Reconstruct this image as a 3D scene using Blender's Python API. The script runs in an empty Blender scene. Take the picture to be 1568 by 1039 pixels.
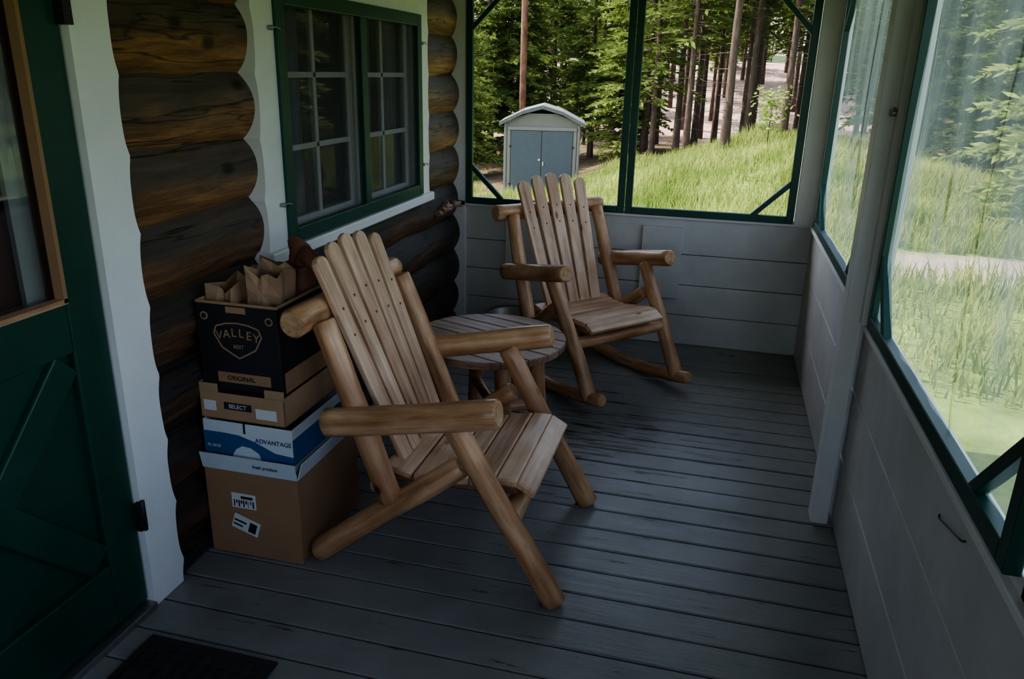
import bpy, bmesh, math, random
from mathutils import Vector, Matrix, noise
random.seed(7)
S = bpy.context.scene
COL = S.collection
try:
    S.view_settings.look = 'AgX - Medium High Contrast'
    S.view_settings.exposure = 0.5
except Exception as ex: print(ex)

# ------------------------------------------------------------ materials
def newmat(name):
    m = bpy.data.materials.new(name); m.use_nodes = True
    nt = m.node_tree; b = nt.nodes['Principled BSDF']
    return m, nt, b
def N(nt, t, **kw):
    n = nt.nodes.new(t)
    for k, v in kw.items(): setattr(n, k, v)
    return n
def ramp(nt, stops):
    r = N(nt, 'ShaderNodeValToRGB')
    e = r.color_ramp.elements
    while len(e) < len(stops): e.new(0.5)
    for i, (p, c) in enumerate(stops):
        e[i].position = p; e[i].color = (*c, 1) if len(c) == 3 else c
    return r
def g(v): return (v, v, v)
def coords(nt, kind, scale):
    if kind == 'lc':
        a = N(nt, 'ShaderNodeAttribute'); a.attribute_name = 'lc'; out = a.outputs['Vector']
    else:
        a = N(nt, 'ShaderNodeNewGeometry'); out = a.outputs['Position']
    mp = N(nt, 'ShaderNodeMapping'); mp.inputs['Scale'].default_value = scale
    nt.links.new(out, mp.inputs['Vector']); return mp.outputs[0]
def noise_n(nt, vec, sc=1, det=5, rough=.6):
    n = N(nt, 'ShaderNodeTexNoise'); n.inputs['Scale'].default_value = sc
    n.inputs['Detail'].default_value = det; n.inputs['Roughness'].default_value = rough
    nt.links.new(vec, n.inputs['Vector']); return n.outputs['Fac']
def mixc(nt, fac, a, b, mode='MIX'):
    m = N(nt, 'ShaderNodeMix', data_type='RGBA', blend_type=mode)
    for s, v in ((0, fac), (6, a), (7, b)):
        if hasattr(v, 'links') or hasattr(v, 'is_linked'): nt.links.new(v, m.inputs[s])
        elif s == 0: m.inputs[0].default_value = v
        else: m.inputs[s].default_value = (*v, 1)
    return m.outputs[2]
def bump(nt, b, h, st=.3, dist=.01):
    n = N(nt, 'ShaderNodeBump'); n.inputs['Strength'].default_value = st; n.inputs['Distance'].default_value = dist
    nt.links.new(h, n.inputs['Height']); nt.links.new(n.outputs[0], b.inputs['Normal'])

def wood(name, dark, mid, light, rough=.5, gs=(28, 28, 2.2), knots=True, patch=.5, kind='lc', knotsc=(5, 5, 4.5)):
    m, nt, b = newmat(name)
    f = noise_n(nt, coords(nt, kind, gs), 1, 6, .65)
    r = ramp(nt, [(.28, dark), (.48, mid), (.72, light)])
    nt.links.new(f, r.inputs[0]); col = r.outputs[0]
    f2 = noise_n(nt, coords(nt, kind, (5, 5, 3)), 1, 3, .6)
    r2 = ramp(nt, [(.35, tuple(x * patch for x in (1, .86, .75))), (.62, g(1))])
    nt.links.new(f2, r2.inputs[0]); col = mixc(nt, 1.0, col, r2.outputs[0], 'MULTIPLY')
    if knots:
        v = N(nt, 'ShaderNodeTexVoronoi'); v.inputs['Scale'].default_value = 1
        nt.links.new(coords(nt, kind, knotsc), v.inputs['Vector'])
        r3 = ramp(nt, [(.05, (.25, .15, .10)), (.13, g(1))])
        nt.links.new(v.outputs['Distance'], r3.inputs[0]); col = mixc(nt, 1.0, col, r3.outputs[0], 'MULTIPLY')
    nt.links.new(col, b.inputs['Base Color']); b.inputs['Roughness'].default_value = rough
    bump(nt, b, f, .35, .004); return m
def paint(name, c, rough=.45, var=.15, sc=6, bst=.15, dirt=None, spec=.5):
    m, nt, b = newmat(name)
    f = noise_n(nt, coords(nt, 'pos', (sc, sc, sc)), 1, 6, .65)
    lo = dirt if dirt else tuple(x * (1 - var) for x in c)
    r = ramp(nt, [(.3, lo), (.55, c), (.8, tuple(min(1, x * (1 + var)) for x in c))])
    nt.links.new(f, r.inputs[0]); nt.links.new(r.outputs[0], b.inputs['Base Color'])
    b.inputs['Roughness'].default_value = rough; b.inputs['Specular IOR Level'].default_value = spec
    f2 = noise_n(nt, coords(nt, 'pos', (40, 40, 40)), 1, 3)
    bump(nt, b, f2, bst, .002); return m
def sheet(name, transp, col, transl=.5, streak=None):
    m = bpy.data.materials.new(name); m.use_nodes = True; nt = m.node_tree; nt.nodes.clear()
    o = N(nt, 'ShaderNodeOutputMaterial'); t = N(nt, 'ShaderNodeBsdfTransparent')
    d = N(nt, 'ShaderNodeBsdfDiffuse'); d.inputs[0].default_value = (*col, 1)
    tl = N(nt, 'ShaderNodeBsdfTranslucent'); tl.inputs[0].default_value = (*col, 1)
    m1 = N(nt, 'ShaderNodeMixShader'); m1.inputs[0].default_value = transl
    nt.links.new(d.outputs[0], m1.inputs[1]); nt.links.new(tl.outputs[0], m1.inputs[2])
    m2 = N(nt, 'ShaderNodeMixShader'); m2.inputs[0].default_value = 1 - transp
    nt.links.new(t.outputs[0], m2.inputs[1]); nt.links.new(m1.outputs[0], m2.inputs[2])
    if streak:
        f = noise_n(nt, coords(nt, 'pos', (4, 5, 1.1)), 1, 5, .6)
        r = ramp(nt, [(.35, g((1 - transp) * .6)), (.52, g(1 - transp)), (.70, g(min(1, (1 - transp) * 1.7)))])
        nt.links.new(f, r.inputs[0])
        fc = noise_n(nt, coords(nt, 'pos', (2.5, 2.6, .45)), 1, 2, .5)
        rc = ramp(nt, [(.492, g(1)), (.50, (.10, .11, .11)), (.508, g(1))]); nt.links.new(fc, rc.inputs[0])
        ra = ramp(nt, [(.492, g(0)), (.50, g(.60)), (.508, g(0))]); nt.links.new(fc, ra.inputs[0])
        cc = mixc(nt, 1.0, rc.outputs[0], col, 'MULTIPLY')
        nt.links.new(cc, d.inputs[0]); nt.links.new(cc, tl.inputs[0])
        mx = N(nt, 'ShaderNodeMath', operation='MAXIMUM'); nt.links.new(r.outputs[0], mx.inputs[0]); nt.links.new(ra.outputs[0], mx.inputs[1]); nt.links.new(mx.outputs[0], m2.inputs[0])
    nt.links.new(m2.outputs[0], o.inputs[0]); return m
def leafmat(name, c1, c2, tr=.35, sc=1.2):
    m = bpy.data.materials.new(name); m.use_nodes = True; nt = m.node_tree; nt.nodes.clear()
    o = N(nt, 'ShaderNodeOutputMaterial'); d = N(nt, 'ShaderNodeBsdfDiffuse'); t = N(nt, 'ShaderNodeBsdfTranslucent')
    f = noise_n(nt, coords(nt, 'pos', (sc, sc, sc)), 1, 4, .7)
    r = ramp(nt, [(.3, c1), (.7, c2)]); nt.links.new(f, r.inputs[0])
    nt.links.new(r.outputs[0], d.inputs[0]); nt.links.new(r.outputs[0], t.inputs[0])
    x = N(nt, 'ShaderNodeMixShader'); x.inputs[0].default_value = tr
    nt.links.new(d.outputs[0], x.inputs[1]); nt.links.new(t.outputs[0], x.inputs[2]); nt.links.new(x.outputs[0], o.inputs[0])
    return m

M_log = wood('peeled_log', (.25, .11, .050), (.56, .31, .16), (.80, .54, .34), .34, (26, 26, 2.5), True, .58, knotsc=(7, 7, 5))
M_end = wood('log_end_grain', (.28, .15, .07), (.50, .32, .17), (.64, .45, .27), .7, (60, 60, 4), False, .8)
M_plank = wood('planed_pine', (.35, .19, .11), (.64, .43, .29), (.82, .61, .45), .40, (34, 34, 2.0), True, .72, knotsc=(9, 9, 4))
M_tabletop = wood('weathered_table_planks', (.15, .090, .058), (.32, .20, .135), (.48, .33, .24), .5, (34, 34, 2.0), True, .65, knotsc=(9, 9, 4))
M_white = paint('white_paint', (.72, .72, .72), .45, .06, 5, .1)
M_white2 = paint('aged_white_siding', (.54, .535, .53), .48, .16, 3, .15)
M_green = paint('green_paint', (.006, .058, .044), .4, .2, 5, .1)
M_green_d = paint('green_door_paint', (.004, .046, .031), .42, .25, 4, .1)
M_black = paint('black_iron', (.015, .015, .015), .5, .3)
M_metal = paint('galvanised_metal', (.35, .36, .36), .35, .2); M_metal.node_tree.nodes['Principled BSDF'].inputs['Metallic'].default_value = .9
M_card = paint('cardboard', (.30, .170, .092), .8, .1, 8, .1)
M_card2 = paint('light_cardboard', (.36, .22, .125), .8, .1, 8, .1)
M_carddk = paint('black_printed_card', (.012, .012, .016), .55, .2)
M_cwhite = paint('white_printed_card', (.56, .59, .63), .6, .05)
M_blue = paint('blue_print', (.015, .09, .23), .55, .1)
M_navy = paint('navy_print', (.012, .035, .12), .55, .1)
M_label = paint('label_paper', (.60, .60, .60), .6, .05)
M_kraft = paint('kraft_paper', (.34, .215, .13), .8, .25, 10, .3)
M_leather = paint('dark_leather', (.17, .075, .04), .6, .4, 12, .3)
M_dark = paint('dark_interior', (.012, .010, .009), .8, .2)
M_brownin = wood('brown_inner_door', (.03, .010, .006), (.09, .022, .012), (.14, .038, .02), .4, (8, 8, 1), False, .7, kind='pos')
M_curtain = paint('curtain_cloth', (.50, .50, .51), .9, .1, 3)
M_ceil = paint('ceiling_paint', (.34, .34, .33), .6, .05)
M_roof = paint('roof_shingle', (.10, .10, .10), .9, .3)
M_screen = sheet('insect_screen', .94, (.10, .11, .11), .3)
M_wscreen = sheet('window_insect_screen', .55, (.11, .113, .115), .15)
M_film = sheet('plastic_film', .60, (.42, .45, .44), .72, True)

def logwall():
    m, nt, b = newmat('stained_wall_log')
    f = noise_n(nt, coords(nt, 'lc', (20, 20, 1.8)), 1, 9, .76)
    r = ramp(nt, [(.32, (.045, .020, .010)), (.48, (.20, .090, .034)), (.68, (.48, .25, .095))])
    nt.links.new(f, r.inputs[0])
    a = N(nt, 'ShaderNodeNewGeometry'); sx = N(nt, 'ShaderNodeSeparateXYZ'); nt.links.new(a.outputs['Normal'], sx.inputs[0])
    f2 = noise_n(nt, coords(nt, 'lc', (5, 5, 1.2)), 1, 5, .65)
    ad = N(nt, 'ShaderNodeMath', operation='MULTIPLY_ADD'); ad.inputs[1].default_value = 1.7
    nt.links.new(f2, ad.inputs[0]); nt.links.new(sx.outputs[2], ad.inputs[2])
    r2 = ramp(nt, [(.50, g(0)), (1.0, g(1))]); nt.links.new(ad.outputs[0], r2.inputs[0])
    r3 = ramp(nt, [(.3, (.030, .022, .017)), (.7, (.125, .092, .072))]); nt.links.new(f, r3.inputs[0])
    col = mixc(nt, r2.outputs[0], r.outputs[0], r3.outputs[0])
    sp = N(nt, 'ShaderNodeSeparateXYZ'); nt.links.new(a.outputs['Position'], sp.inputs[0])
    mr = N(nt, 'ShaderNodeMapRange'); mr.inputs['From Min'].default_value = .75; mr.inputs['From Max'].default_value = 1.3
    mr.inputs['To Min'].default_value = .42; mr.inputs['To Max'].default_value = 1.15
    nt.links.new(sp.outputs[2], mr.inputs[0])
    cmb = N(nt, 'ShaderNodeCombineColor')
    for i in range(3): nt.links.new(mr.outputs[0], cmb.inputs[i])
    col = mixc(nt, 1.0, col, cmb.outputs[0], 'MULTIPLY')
    v = N(nt, 'ShaderNodeTexVoronoi'); v.inputs['Scale'].default_value = 1
    nt.links.new(coords(nt, 'lc', (5, 5, 3)), v.inputs['Vector'])
    r4 = ramp(nt, [(.06, g(.15)), (.14, g(1))]); nt.links.new(v.outputs['Distance'], r4.inputs[0])
    col = mixc(nt, 1.0, col, r4.outputs[0], 'MULTIPLY')
    fc = noise_n(nt, coords(nt, 'lc', (11, 11, .7)), 1, 3, .6)
    rc = ramp(nt, [(.482, g(1)), (.5, g(.12)), (.518, g(1))]); nt.links.new(fc, rc.inputs[0])
    col = mixc(nt, 1.0, col, rc.outputs[0], 'MULTIPLY')
    nt.links.new(col, b.inputs['Base Color']); b.inputs['Roughness'].default_value = .5
    bump(nt, b, f, .8, .015); return m
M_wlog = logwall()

def floormat():
    m, nt, b = newmat('grey_painted_deck')
    f = noise_n(nt, coords(nt, 'pos', (3, 30, 10)), 1, 7, .72)
    f0 = noise_n(nt, coords(nt, 'pos', (1.6, 1.6, 1)), 1, 4, .6)
    r = ramp(nt, [(.3, (.130, .128, .128)), (.5, (.195, .192, .192)), (.75, (.265, .261, .260))])
    nt.links.new(f0, r.inputs[0])
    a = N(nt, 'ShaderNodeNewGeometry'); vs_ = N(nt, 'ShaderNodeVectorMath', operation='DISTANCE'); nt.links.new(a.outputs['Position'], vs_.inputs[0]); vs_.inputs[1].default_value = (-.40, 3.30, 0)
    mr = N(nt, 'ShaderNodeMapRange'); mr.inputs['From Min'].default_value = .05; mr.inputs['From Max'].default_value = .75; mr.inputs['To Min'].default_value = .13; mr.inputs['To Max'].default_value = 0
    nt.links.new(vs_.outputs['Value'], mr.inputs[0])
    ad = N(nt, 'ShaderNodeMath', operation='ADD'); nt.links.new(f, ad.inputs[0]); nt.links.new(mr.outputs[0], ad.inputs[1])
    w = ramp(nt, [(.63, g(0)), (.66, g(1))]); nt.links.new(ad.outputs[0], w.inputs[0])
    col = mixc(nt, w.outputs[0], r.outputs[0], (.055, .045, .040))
    nt.links.new(col, b.inputs['Base Color'])
    rr = ramp(nt, [(.3, g(.24)), (.7, g(.46))]); nt.links.new(f, rr.inputs[0]); nt.links.new(rr.outputs[0], b.inputs['Roughness'])
    bump(nt, b, f, .45, .004); return m
M_floor = floormat()

def glassmat():
    m = bpy.data.materials.new('window_glass'); m.use_nodes = True; nt = m.node_tree; nt.nodes.clear()
    o = N(nt, 'ShaderNodeOutputMaterial'); t = N(nt, 'ShaderNodeBsdfTransparent'); t.inputs[0].default_value = (.8, .85, .83, 1)
    gl = N(nt, 'ShaderNodeBsdfGlossy'); gl.inputs['Roughness'].default_value = .01
    fr = N(nt, 'ShaderNodeFresnel'); fr.inputs[0].default_value = 1.9
    x = N(nt, 'ShaderNodeMixShader'); nt.links.new(fr.outputs[0], x.inputs[0])
    nt.links.new(t.outputs[0], x.inputs[1]); nt.links.new(gl.outputs[0], x.inputs[2]); nt.links.new(x.outputs[0], o.inputs[0]); return m
M_glass = glassmat()

# ------------------------------------------------------------ mesh builder
class MB:
    def __init__(s): s.v = []; s.f = []; s.fm = []; s.lc = []; s.sm = []; s.mats = []
    def mi(s, m):
        if m not in s.mats: s.mats.append(m)
        return s.mats.index(m)
    def add(s, vs, fs, m, lcs=None, smooth=False):
        o = len(s.v); s.v += [tuple(v) for v in vs]; s.lc += [tuple(l) for l in (lcs or vs)]
        k = s.mi(m)
        for f in fs: s.f.append([o + i for i in f]); s.fm.append(k); s.sm.append(smooth)
    def box(s, lo, hi, m, ax=None, M=None):
        lo = Vector(lo); hi = Vector(hi); d = hi - lo
        if ax is None: ax = max(range(3), key=lambda i: abs(d[i]))
        vs = [Vector((x, y, z)) for z in (lo.z, hi.z) for y in (lo.y, hi.y) for x in (lo.x, hi.x)]
        off = Vector((random.random() * 9, random.random() * 9, random.random() * 9)); o2 = [i for i in range(3) if i != ax]
        lcs = [Vector((v[o2[0]], v[o2[1]], v[ax])) + off for v in vs]
        if M: vs = [M @ v for v in vs]
        s.add(vs, [(0, 2, 3, 1), (4, 5, 7, 6), (0, 1, 5, 4), (2, 6, 7, 3), (0, 4, 6, 2), (1, 3, 7, 5)], m, lcs)
    def prism(s, poly, th, M, m):
        n = len(poly); off = Vector((random.random() * 9, random.random() * 9, random.random() * 9))
        vs = []; lcs = []
        for t in (0, th):
            for a, b in poly: vs.append(M @ Vector((a, b, t))); lcs.append(Vector((a, t, b)) + off)
        fs = [tuple(range(n - 1, -1, -1)), tuple(range(n, 2 * n))] + [(i, (i + 1) % n, n + (i + 1) % n, n + i) for i in range(n)]
        s.add(vs, fs, m, lcs)
    def tube(s, path, rad, m, mend=None, n=14, step=.04, rough=.05, cham=.16, seed=None):
        path = [Vector(p) for p in path]
        if not hasattr(rad, '__len__'): rad = [rad] * len(path)
        P = []; R = []
        for i in range(len(path) - 1):
            L = (path[i + 1] - path[i]).length; k = max(1, int(L / step))
            for j in range(k): t = j / k; P.append(path[i].lerp(path[i + 1], t)); R.append(rad[i] * (1 - t) + rad[i + 1] * t)
        P.append(path[-1]); R.append(rad[-1])
        sd = random.random() * 50 if seed is None else seed
        T0 = (P[1] - P[0]).normalized(); T1 = (P[-1] - P[-2]).normalized()
        c = cham * R[0]
        P2 = [P[0]] + [P[0] + T0 * c] + P[1:-1] + [P[-1] - T1 * c] + [P[-1]]
        R2 = [R[0] * (1 - cham)] + [R[0]] + R[1:-1] + [R[-1]] + [R[-1] * (1 - cham)]
        up = Vector((0, 0, 1)) if abs(T0.z) < .9 else Vector((1, 0, 0))
        u = T0.cross(up).normalized(); L = 0; vs = []; lcs = []
        for i, p in enumerate(P2):
            T = (P2[min(i + 1, len(P2) - 1)] - P2[max(i - 1, 0)]).normalized()
            u = (u - T * u.dot(T)).normalized(); w = T.cross(u)
            if i: L += (p - P2[i - 1]).length
            wob = Vector((noise.noise(Vector((L * 2.2, sd, 0))), noise.noise(Vector((L * 2.2, sd, 9))), 0)) * R2[i] * .12 * min(1, rough * 20)
            for j in range(n):
                a = 2 * math.pi * j / n
                rr = R2[i] * (1 + rough * 2 * noise.noise(Vector((math.cos(a) * .9, math.sin(a) * .9, L * 5 + sd))))
                vs.append(p + u * (math.cos(a) * rr + wob.x) + w * (math.sin(a) * rr + wob.y))
                lcs.append((math.cos(a) * rr, math.sin(a) * rr, L + sd))
        fs = [(i * n + j, i * n + (j + 1) % n, (i + 1) * n + (j + 1) % n, (i + 1) * n + j) for i in range(len(P2) - 1) for j in range(n)]
        s.add(vs, fs, m, lcs, True)
        k = len(P2) - 1
        s.add(vs[:n], [tuple(range(n - 1, -1, -1))], mend or m, lcs[:n])
        s.add(vs[k * n:], [tuple(range(n))], mend or m, lcs[k * n:])
    def build(s, name, parent=None, bevel=0, M=None):
        me = bpy.data.meshes.new(name); me.from_pydata(s.v, [], s.f)
        for m in s.mats: me.materials.append(m)
        me.polygons.foreach_set('material_index', s.fm); me.polygons.foreach_set('use_smooth', s.sm)
        at = me.attributes.new('lc', 'FLOAT_VECTOR', 'POINT'); at.data.foreach_set('vector', [c for l in s.lc for c in l])
        me.update(); o = bpy.data.objects.new(name, me); COL.objects.link(o)
        if parent: o.parent = parent
        if M: o.matrix_local = M
        if bevel:
            b = o.modifiers.new('Bevel', 'BEVEL'); b.width = bevel; b.segments = 2; b.limit_method = 'ANGLE'; b.angle_limit = math.radians(50)
        return o
def empty(name, loc=(0, 0, 0), rz=0):
    e = bpy.data.objects.new(name, None); COL.objects.link(e); e.location = loc; e.rotation_euler = (0, 0, rz); e.empty_display_size = .1; return e

# ------------------------------------------------------------ porch shell
XL, XR, YB, YF, ZC = -1.57, .55, 4.75, -1.7, 2.32
mb = MB(); y = YF
while y < YB - .01:
    y2 = min(y + .132, YB)
    mb.box((-1.80, y + .0035, -.035 + random.uniform(0, .002)), (.66, y2 - .0035, random.uniform(-.0015, .0015)), M_floor, 0)
    y = y2
mb.box((-1.80, YF, -.16), (.66, YB, -.04), M_dark)
mb.build('floor', bevel=.004)

# log wall
zb = [-.03 + .213 * k for k in range(0, 12)]
mb = MB(); LX = -1.744; LR = .168
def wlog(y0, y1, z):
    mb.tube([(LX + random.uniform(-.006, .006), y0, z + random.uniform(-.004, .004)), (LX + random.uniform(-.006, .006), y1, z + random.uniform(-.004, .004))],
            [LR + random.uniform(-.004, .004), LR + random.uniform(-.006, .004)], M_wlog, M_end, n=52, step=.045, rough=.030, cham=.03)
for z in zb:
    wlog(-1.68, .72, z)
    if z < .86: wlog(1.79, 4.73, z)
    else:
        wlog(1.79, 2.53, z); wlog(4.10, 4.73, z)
mb.box((-1.83, -1.7, -.1), (-1.71, .80, 2.4), M_dark)
mb.box((-1.83, 1.74, -.1), (-1.71, 2.60, 2.4), M_dark)
mb.box((-1.83, 2.60, -.1), (-1.71, 4.04, .95), M_dark)
mb.box((-1.83, 4.04, -.1), (-1.71, 4.72, 2.4), M_dark)
mb.box((-1.83, 2.60, 1.86), (-1.71, 4.04, 2.4), M_dark)
mb.box((-1.83, .80, 2.06), (-1.60, 1.74, 2.4), M_dark)
for i in range(7):
    mb.tube([(-1.565 + .006 * (i % 3), 4.30 + .045 * i, .80 + .012 * ((i * 5) % 4)), (-1.555 + .008 * ((i * 3) % 4), 4.40 + .045 * i, .79 + .015 * ((i * 7) % 3))], [.022, .008], M_tabletop, n=7, step=.03, rough=.15)
mb.build('wall_left')

def scallop(y_in, y_out, z0, z1, sgn, name, parent):
    b = MB(); n = int((z1 - z0) / .012); vs = []
    for i in range(n + 1):
        z = z0 + (z1 - z0) * i / n
        ph = ((z + .03) / .213 + .5) % 1 - .5
        off = .014 * (2 * abs(ph)) ** 3
        yo = y_out + sgn * (off - .004) + .002 * noise.noise(Vector((z * 14, y_out * 9, 0)))
        for x in (-1.64, -1.555):
            vs.append((x, y_in, z)); vs.append((x, yo, z))
    fs = []
    for i in range(n):
        a = i * 4; c = a + 4
        fs += [(a + 2, a + 3, c + 3, c + 2), (a, c, c + 1, a + 1), (a + 1, c + 1, c + 3, a + 3), (a, a + 2, c + 2, c)]
    fs += [(0, 1, 3, 2), (n * 4, n * 4 + 2, n * 4 + 3, n * 4 + 1)]
    b.add(vs, fs, M_white); return b.build(name, parent)
trimd = empty('trim_1')
scallop(1.69, 1.83, 0, 2.2, 1, 'door_casing_side', trimd)
b = MB(); b.box((-1.63, .68, 0), (-1.555, .82, 2.2), M_white); b.box((-1.63, .82, 2.06), (-1.555, 1.69, 2.2), M_white)
b.build('door_casing', trimd, .004)

# window_1
win = empty('window_1')
scallop(2.63, 2.49, .945, 2.1, -1, 'casing_near', win)
scallop(4.01, 4.145, .945, 2.1, 1, 'casing_far', win)
b = MB(); b.box((-1.64, 2.63, 1.85), (-1.555, 4.01, 2.1), M_white); b.build('casing_head', win, .003)
b = MB(); b.box((-1.66, 2.475, .905), (-1.530, 4.16, .95), M_white); b.build('sill', win, .006)
b = MB()
def bars(b, x0, x1, y0, y1, z0, z1, w, m):
    b.box((x0, y0, z0), (x1, y0 + w, z1), m); b.box((x0, y1 - w, z0), (x1, y1, z1), m)
    b.box((x0, y0 + w, z0), (x1, y1 - w, z0 + w), m); b.box((x0, y0 + w, z1 - w), (x1, y1 - w, z1), m)
bars(b, -1.572, -1.540, 2.62, 4.02, .955, 1.855, .055, M_green)
b.box((-1.572, 3.295, 1.01), (-1.538, 3.35, 1.80), M_green)
b.build('screen_frame', win, .003)
b = MB(); b.add([(-1.56, 2.66, .99), (-1.56, 3.98, .99), (-1.56, 3.98, 1.83), (-1.56, 2.66, 1.83)], [(0, 1, 2, 3)], M_wscreen); b.build('insect_screen', win)
b = MB()
for a0, a1 in ((2.665, 3.325), (3.335, 3.985)):
    bars(b, -1.635, -1.605, a0, a1, .98, 1.85, .045, M_white)
    ym = (a0 + a1) / 2; b.box((-1.63, ym - .011, 1.0), (-1.608, ym + .011, 1.83), M_white)
    for z in (1.295, 1.565): b.box((-1.63, a0 + .03, z - .011), (-1.608, a1 - .03, z + .011), M_white)
b.build('sashes', win, .002)
b = MB(); b.add([(-1.614, 2.66, .98), (-1.614, 3.99, .98), (-1.614, 3.99, 1.85), (-1.614, 2.66, 1.85)], [(0, 1, 2, 3)], M_glass); b.build('glass', win)
b = MB()
for (lo, hi) in (((-2.6, 2.58, .9), (-2.55, 4.06, 1.9)), ((-2.6, 2.56, .9), (-1.64, 2.60, 1.9)), ((-2.6, 4.04, .9), (-1.64, 4.08, 1.9)), ((-2.6, 2.58, .88), (-1.66, 4.06, .92)), ((-2.6, 2.58, 1.88), (-1.64, 4.06, 1.92))):
    b.box(lo, hi, M_dark)
b.build('room_recess', win)
for (c0, c1) in ((2.62, 2.98), (3.36, 3.66), (3.75, 4.02)):
    b = MB(); vs = []; n = 40
    for i in range(n + 1):
        y = c0 + (c1 - c0) * i / n; x = -1.68 + .016 * math.sin(i * .95)
        vs += [(x, y, .94), (x + .01, y, 1.87)]
    b.add(vs, [(2 * i, 2 * i + 2, 2 * i + 3, 2 * i + 1) for i in range(n)], M_curtain, None, True); b.build('curtain', win)
b = MB()
for z in (1.11, 1.72):
    for y0 in (2.585, 4.03):
        b.tube([(-1.545, y0, z), (-1.535, y0 + .02, z + .004), (-1.535, y0 + .045, z - .004)], .004, M_metal, n=6, step=.01, rough=0)
        b.tube([(-1.56, y0, z), (-1.535, y0, z)], .008, M_metal, n=8, step=.01, rough=0)
b.build('hook_latches', win)

# door_1
door = empty('door_1')
b = MB()
D0, D1 = .83, 1.685
b.box((-1.615, D0, .03), (-1.575, D0 + .12, 2.04), M_green_d); b.box((-1.615, D1 - .12, .03), (-1.575, D1, 2.04), M_green_d)
for z0, z1 in ((.03, .23), (.88, 1.02), (1.94, 2.04)): b.box((-1.615, D0 + .12, z0), (-1.575, D1 - .12, z1), M_green_d)
b.box((-1.615, D0 + .1, .2), (-1.600, D1 - .1, .9), M_green_d)
ya, yb_, za, zb_ = D0 + .12, D1 - .12, .23, .88
for k, (p, q) in enumerate((((ya, za), (yb_, zb_)), ((ya, zb_), (yb_, za)))):
    d = Vector((0, q[0] - p[0], q[1] - p[1])); L = d.length; d.normalize(); nn = Vector((0, -d.z, d.y))
    M = Matrix(((0, 0, 1, -1.602), (d.y, nn.y, 0, p[0]), (d.z, nn.z, 0, p[1]), (0, 0, 0, 1)))
    b.prism([(.035, -.045), (L - .035, -.045), (L - .035, .045), (.035, .045)], .022 + .002 * k, M, M_green_d)
b.build('panelled_leaf', door, .005)
b = MB(); b.box((-1.60, D1 - .128, 1.015), (-1.571, D1 - .116, 1.95), M_card); b.box((-1.60, D0 + .12, 1.012), (-1.571, D1 - .116, 1.026), M_plank); b.build('glazing_bead', door)
b = MB(); b.add([(-1.60, D0 + .12, 1.02), (-1.60, D1 - .12, 1.02), (-1.60, D1 - .12, 1.94), (-1.60, D0 + .12, 1.94)], [(0, 1, 2, 3)], M_glass); b.build('glass', door)
b = MB(); b.box((-1.70, D0 + .1, .95), (-1.68, D1 - .06, 2.0), M_brownin); b.build('inner_door', door)
b = MB(); b.box((-1.66, 1.515, 1.0), (-1.645, 1.60, 1.96), M_curtain); b.box((-1.68, 1.60, 1.0), (-1.61, 1.69, 2.0), M_dark); b.build('inner_jamb', door)
b = MB(); b.box((-1.565, 1.672, .28), (-1.548, 1.70, .37), M_black); b.tube([(-1.549, 1.69, .275), (-1.549, 1.69, .375)], .007, M_black, n=8, rough=0)
b.box((-1.575, 1.672, 1.68), (-1.548, 1.70, 1.77), M_black); b.build('hinges', door)
b = MB(); b.box((-1.80, .82, -.01), (-1.545, 1.69, .022), M_metal); b.build('threshold', door, .004)

# back wall
bw = MB()
zz = 0; hs = [.19, .19, .19, .215]
for i, h in enumerate(hs):
    bw.box((-1.62, YB - .004 * (i % 2), zz + .004), (.60, YB + .05, zz + h), M_white2); zz += h
bw.box((-1.80, YB + .03, -.1), (.62, YB + .10, .79), M_white2)
bw.box((-1.62, YB - .02, .785), (.55, YB + .06, .815), M_white)
bw.box((-1.80, YB - .02, .0), (-1.535, YB + .06, 2.35), M_white)
bw.box((-1.58, YB - .01, 2.06), (.60, YB + .06, 2.36), M_white2)
bw.box((.445, YB - .03, .80), (.60, YB + .06, 2.36), M_white)
bw.box((-.41, YB - .028, .30), (-.17, YB, .735), M_white2); bw.box((-1.265, YB - .028, .36), (-1.02, YB, .735), M_white2)
bw.build('wall_back', bevel=.003)

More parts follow.
